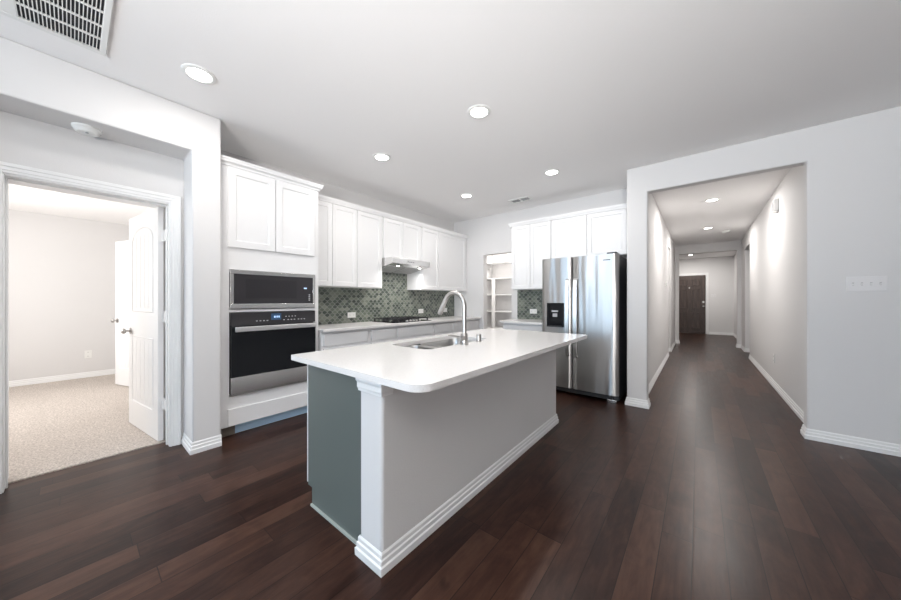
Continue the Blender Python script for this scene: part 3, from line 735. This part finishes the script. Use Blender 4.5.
obj('drawer', B((-2.325, -1.69, 4.14, 4.16, 0.715, 0.853)), M['cab'], r, bevel=0.003)
for a, b_ in ((-2.325, -2.01), (-2.006, -1.69)):
    bm = bmesh.new(); shaker(bm, 'y', a, b_, 0.115, 0.69, -4.16, rail=0.052); obj('door', bm, M['cab'], r)
bm = bmesh.new(); box(bm, -2.365, -1.665, 4.10, 4.742, 0.875, 0.905)
tag(obj('wall_countertop', bm, M['quartz'], bevel=0.002), 'short white worktop beside the refrigerator', 'countertop')

# ------------------------------------------------------------------ refrigerator
fr = thing('refrigerator', (-1.19, 4.36, 0), 'stainless side-by-side refrigerator with ice and water dispenser', 'refrigerator')
obj('cabinet_body', B((-1.642, -0.728, 4.055, 4.73, 0.03, 1.752)), M['fridge_side'], fr, bevel=0.004, label='dark charcoal case')
def fdoor(x0, x1):
    # gently bowed front
    bm = bmesh.new(); n = 14; pts = [(x0, 4.05)]
    for k in range(n + 1):
        t = k / n; x = x0 + (x1 - x0) * t; e = min(t, 1 - t) * (x1 - x0)
        rr = 0.018; y = 3.985 + (rr - math.sqrt(max(rr * rr - (rr - min(e, rr)) ** 2, 0)) if e < rr else 0) - 0.006 * math.sin(math.pi * t)
        pts.append((x, y))
    pts.append((x1, 4.05)); prism(bm, pts, 0.098, 1.765, 'z'); return bm
obj('door', fdoor(-1.645, -1.251), M['steel'], fr, smooth=True, label='narrow freezer door with dispenser')
obj('door', fdoor(-1.243, -0.725), M['steel'], fr, smooth=True, label='wide fridge door')
obj('kick_grille', B((-1.63, -0.80, 4.03, 4.055, 0.035, 0.085)), M['fridge_side'], fr)
for x in (-1.63, -0.85):
    obj('foot', B((x, x + 0.10, 4.0, 4.07, 0.0, 0.045)), M['steel_plain'], fr, bevel=0.006)
obj('hinge_cover', B((-0.85, -0.75, 4.0, 4.12, 1.766, 1.785)), M['fridge_side'], fr, bevel=0.004)
for x in (-1.297, -1.202):
    bm = bmesh.new()
    pz = [(0.50, 3.985), (0.52, 3.945), (0.62, 3.930), (1.0, 3.922), (1.38, 3.930), (1.47, 3.945), (1.49, 3.985)]
    for (z0, y0), (z1, y1) in zip(pz, pz[1:]):
        vs = [bm.verts.new((x + dx, y + dy, z)) for dx in (-0.022, 0.022) for (y, z) in ((y0, z0), (y1, z1)) for dy in (0, 0.016)]
        for f in ((0, 1, 3, 2), (4, 6, 7, 5), (0, 4, 5, 1), (2, 3, 7, 6), (0, 2, 6, 4), (1, 5, 7, 3)): bm.faces.new([vs[i] for i in f])
    bmesh.ops.remove_doubles(bm, verts=bm.verts, dist=0.0002)
    obj('handle', bm, M['handle'], fr)
dp = obj('dispenser', B((-1.572, -1.345, 3.972, 3.99, 0.868, 1.182)), M['blackglass'], fr, bevel=0.004)
obj('paddle', B((-1.49, -1.43, 3.962, 3.972, 1.0, 1.045)), M['lettering'], dp, bevel=0.003)
obj('chute', B((-1.50, -1.42, 3.955, 3.972, 1.065, 1.085)), M['lettering'], dp)
obj('drip_tray', B((-1.555, -1.37, 3.955, 3.972, 0.873, 0.885)), M['fridge_side'], dp)
obj('badge', B((-0.89, -0.81, 3.979, 3.982, 1.69, 1.70)), M['fridge_side'], fr)

# ------------------------------------------------------------------ pantry
LP_ = 'pantry shelves'
for z, nm in ((0.60, 'lowest'), (0.975, 'second'), (1.345, 'third'), (1.705, 'fourth'), (2.06, 'topmost')):
    bm = bmesh.new(); box(bm, -3.755, -2.005, 5.88, 6.195, z - 0.02, z)
    tag(obj('pantry_shelf', bm, M['trim'], bevel=0.001), 'white shelf inside the pantry, ' + {'lowest': 'lowest of the stack', 'second': 'second from the bottom', 'third': 'the middle one of five', 'fourth': 'just below the topmost', 'topmost': 'topmost of the stack'}[nm], 'shelf', LP_)
bm = bmesh.new(); box(bm, -3.575, -3.495, 5.862, 5.879, 0, 1.705)
tag(obj('shelf_upright', bm, M['trim'], bevel=0.001), 'white upright board in front of the pantry shelves', 'shelf support')

# ------------------------------------------------------------------ switches, outlets, detectors
def plate_x(name, y, z, X, w, h, label, cat, holes, sgn=1, mat='plastic'):
    r = thing(name, (X, y, z - h / 2), label, cat)
    xa, xb = (X, X + 0.006) if sgn > 0 else (X - 0.006, X)
    obj('cover_plate', B((xa, xb, y - w / 2, y + w / 2, z - h / 2, z + h / 2)), M[mat], r, bevel=0.002)
    for dy, dz in holes:
        xc, xd = (xb, xb + 0.0015) if sgn > 0 else (xa - 0.0015, xa)
        obj('socket', B((xc, xd, y + dy - 0.013, y + dy + 0.013, z + dz - 0.015, z + dz + 0.015)), M['plastic'], r)
        xe, xf = (xd, xd + 0.0006) if sgn > 0 else (xc - 0.0006, xc)
        obj('slots', B((xe, xf, y + dy - 0.006, y + dy - 0.004, z + dz - 0.006, z + dz + 0.006), (xe, xf, y + dy + 0.004, y + dy + 0.006, z + dz - 0.006, z + dz + 0.006)), M['slot'], r)
plate_x('electrical_outlet', 2.445, 1.012, -3.752, 0.125, 0.075, 'white outlet on the tiled wall left of the cooktop', 'outlet', [(-0.03, 0), (0.03, 0)])
plate_x('electrical_outlet', 3.81, 1.028, -3.752, 0.12, 0.075, 'white outlet on the tiled wall just right of the cooktop', 'outlet', [(-0.03, 0), (0.03, 0)])
plate_x('electrical_outlet', 4.46, 1.03, -3.752, 0.12, 0.075, 'white outlet on the tiled wall seen through the faucet arch', 'outlet', [(-0.03, 0), (0.03, 0)])
plate_x('electrical_outlet', 0.16, 0.37, -7.45, 0.075, 0.12, 'white outlet low on the bedroom wall', 'outlet', [(0, -0.03), (0, 0.03)])
plate_x('electrical_outlet', 6.21, 0.40, 0.82, 0.075, 0.12, 'white outlet low on the right wall of the hallway', 'outlet', [(0, -0.03), (0, 0.03)], -1)
def plate_y(name, x, z, Y, w, h, label, cat, toggles=0, sockets=()):
    r = thing(name, (x, Y, z - h / 2), label, cat)
    obj('cover_plate', B((x - w / 2, x + w / 2, Y - 0.006, Y, z - h / 2, z + h / 2)), M['pale_plate'] if toggles else M['plastic'], r, bevel=0.002)
    for k in range(toggles):
        cx = x + (k - (toggles - 1) / 2) * 0.046
        bm = bmesh.new(); box(bm, cx - 0.005, cx + 0.005, Y - 0.016, Y - 0.006, z - 0.009, z + 0.003)
        obj('toggle', bm, M['pale_plate'], r, bevel=0.001)
        obj('toggle_slot', B((cx - 0.006, cx + 0.006, Y - 0.0064, Y - 0.006, z - 0.012, z + 0.012)), M['toggle_grey'], r)
    for dx in sockets:
        obj('socket', B((x + dx - 0.013, x + dx + 0.013, Y - 0.0075, Y - 0.006, z - 0.015, z + 0.015)), M['plastic'], r)
        obj('slots', B((x + dx - 0.006, x + dx - 0.004, Y - 0.0081, Y - 0.0075, z - 0.006, z + 0.006), (x + dx + 0.004, x + dx + 0.006, Y - 0.0081, Y - 0.0075, z - 0.006, z + 0.006)), M['slot'], r)
plate_y('light_switch', 1.058, 1.352, 4.07, 0.205, 0.118, 'white four-gang light switch on the right wall beside the hallway opening', 'light switch', 4)
plate_y('light_switch', 0.40, 1.37, 14.3, 0.12, 0.118, 'white light switch on the far wall beside the dark front door', 'light switch', 2)
plate_y('electrical_outlet', -2.10, 1.035, 4.742, 0.12, 0.075, 'white outlet on the tiled wall beside the refrigerator', 'outlet', 0, (-0.03, 0.03))

def detector(x, y, z, label):
    r = thing('smoke_detector', (x, y, z - 0.04), label, 'smoke detector')
    bm = bmesh.new(); lathe(bm, (x, y, z), [(0.070, 0), (0.070, 0.012), (0.062, 0.018), (0.058, 0.030), (0.048, 0.038), (0.002, 0.040)], axis='-z'); obj('detector_body', bm, M['plastic'], r, smooth=True)
    bm = bmesh.new(); cyl(bm, (x + 0.02, y, z - 0.042), 0.008, 0.004); obj('test_button', bm, M['lettering'], r)
detector(-3.29, 0.065, 2.41, 'round white smoke detector above the bedroom doorway')
detector(0.46, 9.07, H, 'round white smoke detector on the hallway ceiling')
# door chime on right hallway wall
r = thing('door_chime', (0.80, 5.95, 2.40), 'small white door chime high on the right hallway wall', 'door chime')
obj('chime_box', B((0.775, 0.82, 5.87, 6.03, 2.40, 2.56)), M['plastic'], r, bevel=0.004)
obj('grille', B(*[(0.7735, 0.775, 5.90 + k * 0.02, 5.908 + k * 0.02, 2.415, 2.545) for k in range(6)]), M['lettering'], r)
# thermostat on left hallway wall
r = thing('thermostat', (-0.52, 7.55, 1.55), 'small white thermostat on the left hallway wall', 'thermostat')
obj('thermostat_body', B((-0.52, -0.50, 7.5, 7.6, 1.50, 1.58)), M['plastic'], r, bevel=0.003)
obj('screen', B((-0.50, -0.499, 7.515, 7.585, 1.53, 1.57)), M['lettering'], r)

# ------------------------------------------------------------------ ceiling vents
vt = thing('return_air_grille', (-2.5, -0.03, H - 0.01), 'large white slotted return grille on the ceiling', 'air vent')
gx0, gx1, gy0, gy1 = -2.86, -2.14, -0.31, 0.133
ix0, ix1, iy0, iy1 = -2.825, -2.175, -0.182, 0.106
obj('frame', B((gx0, ix0, gy0, gy1, H - 0.012, H), (ix1, gx1, gy0, gy1, H - 0.012, H), (ix0, ix1, gy0, iy0, H - 0.012, H), (ix0, ix1, iy1, gy1, H - 0.012, H)), M['plastic'], vt, bevel=0.003)
obj('backing', B((ix0, ix1, iy0, iy1, H - 0.0025, H)), M['slot'], vt)
bm = bmesh.new(); nrow = 5; px_ = (ix1 - ix0) / nrow
for k in range(nrow + 1): x = ix0 + k * px_; box(bm, x - 0.005, x + 0.005, iy0, iy1, H - 0.012, H - 0.003)
obj('cross_bar', bm, M['plastic'], vt)
bm = bmesh.new(); ns = 21; py_ = (iy1 - iy0) / ns
for k in range(ns + 1): y = iy0 + k * py_; box(bm, ix0, ix1, y - 0.0019, y + 0.0019, H - 0.011, H - 0.003)
obj('slat', bm, M['plastic'], vt)
vt = thing('ceiling_register', (-2.1, 4.29, H - 0.01), 'small supply vent on the ceiling near the pantry doorway', 'air vent')
obj('frame', B((-2.27, -1.93, 4.19, 4.22, H - 0.01, H), (-2.27, -1.93, 4.34, 4.37, H - 0.01, H), (-2.27, -2.24, 4.22, 4.34, H - 0.01, H), (-1.96, -1.93, 4.22, 4.34, H - 0.01, H), (-2.11, -2.09, 4.22, 4.34, H - 0.01, H)), M['plastic'], vt, bevel=0.002)
obj('backing', B((-2.24, -2.11, 4.22, 4.34, H - 0.002, H), (-2.09, -1.96, 4.22, 4.34, H - 0.002, H)), M['slot'], vt)
bm = bmesh.new()
for k in range(3): box(bm, -2.24, -1.96, 4.248 + k * 0.030, 4.251 + k * 0.030, H - 0.005, H - 0.002)
obj('slat', bm, M['plastic'], vt)

# ------------------------------------------------------------------ downlights
def downlight(x, y, z, watts, label, group, spread=180):
    r = thing('recessed_downlight', (x, y, z - 0.012), label, 'ceiling light', group)
    bm = bmesh.new(); lathe(bm, (x, y, z), [(0.095, 0), (0.095, 0.004), (0.080, 0.010), (0.069, 0.008), (0.066, 0.002)], 40, '-z'); obj('trim_ring', bm, M['plastic'], r, smooth=True)
    bm = bmesh.new(); lathe(bm, (x, y, z - 0.0025), [(0.066, 0), (0.056, 0.004), (0.002, 0.006)], 40, '-z'); obj('lens', bm, M['lens'], r, smooth=True)
    area_light('downlight_beam', (x, y, z - 0.016), 0.13, watts, LAMP, (0, 0, 0), 'DISK', parent=r, spread=spread)
KG = 'recessed lights in the kitchen ceiling'; HG = 'recessed lights in the hallway ceiling'
downlight(-2.615, 0.54, H, DOWN_W * 0.6, 'round recessed ceiling light nearest the oven cabinet and return grille', KG)
downlight(-1.38, 2.07, H, DOWN_W, 'round recessed ceiling light directly above the island', KG)
downlight(-2.62, 2.075, H, DOWN_W, 'round recessed ceiling light in front of the middle wall cabinets', KG)
downlight(-2.63, 3.62, H, DOWN_W, 'round recessed ceiling light nearest the kitchen corner', KG)
downlight(-1.36, 3.59, H, DOWN_W, 'round recessed ceiling light in front of the refrigerator', KG)
downlight(-1.37, 0.54, H, DOWN_W, 'round recessed ceiling light over the near end of the island', KG)
downlight(0.154, 6.12, H, HALL_W, 'recessed hallway ceiling light nearest the kitchen', HG)
downlight(0.148, 8.45, H, HALL_W, 'recessed hallway ceiling light beside the hallway smoke detector', HG)
downlight(-0.22, 13.1, H, HALL_W * 1.3, 'recessed ceiling light in front of the dark front door', HG)
downlight(-3.05, 5.35, H, 22, 'recessed ceiling light inside the pantry', None)
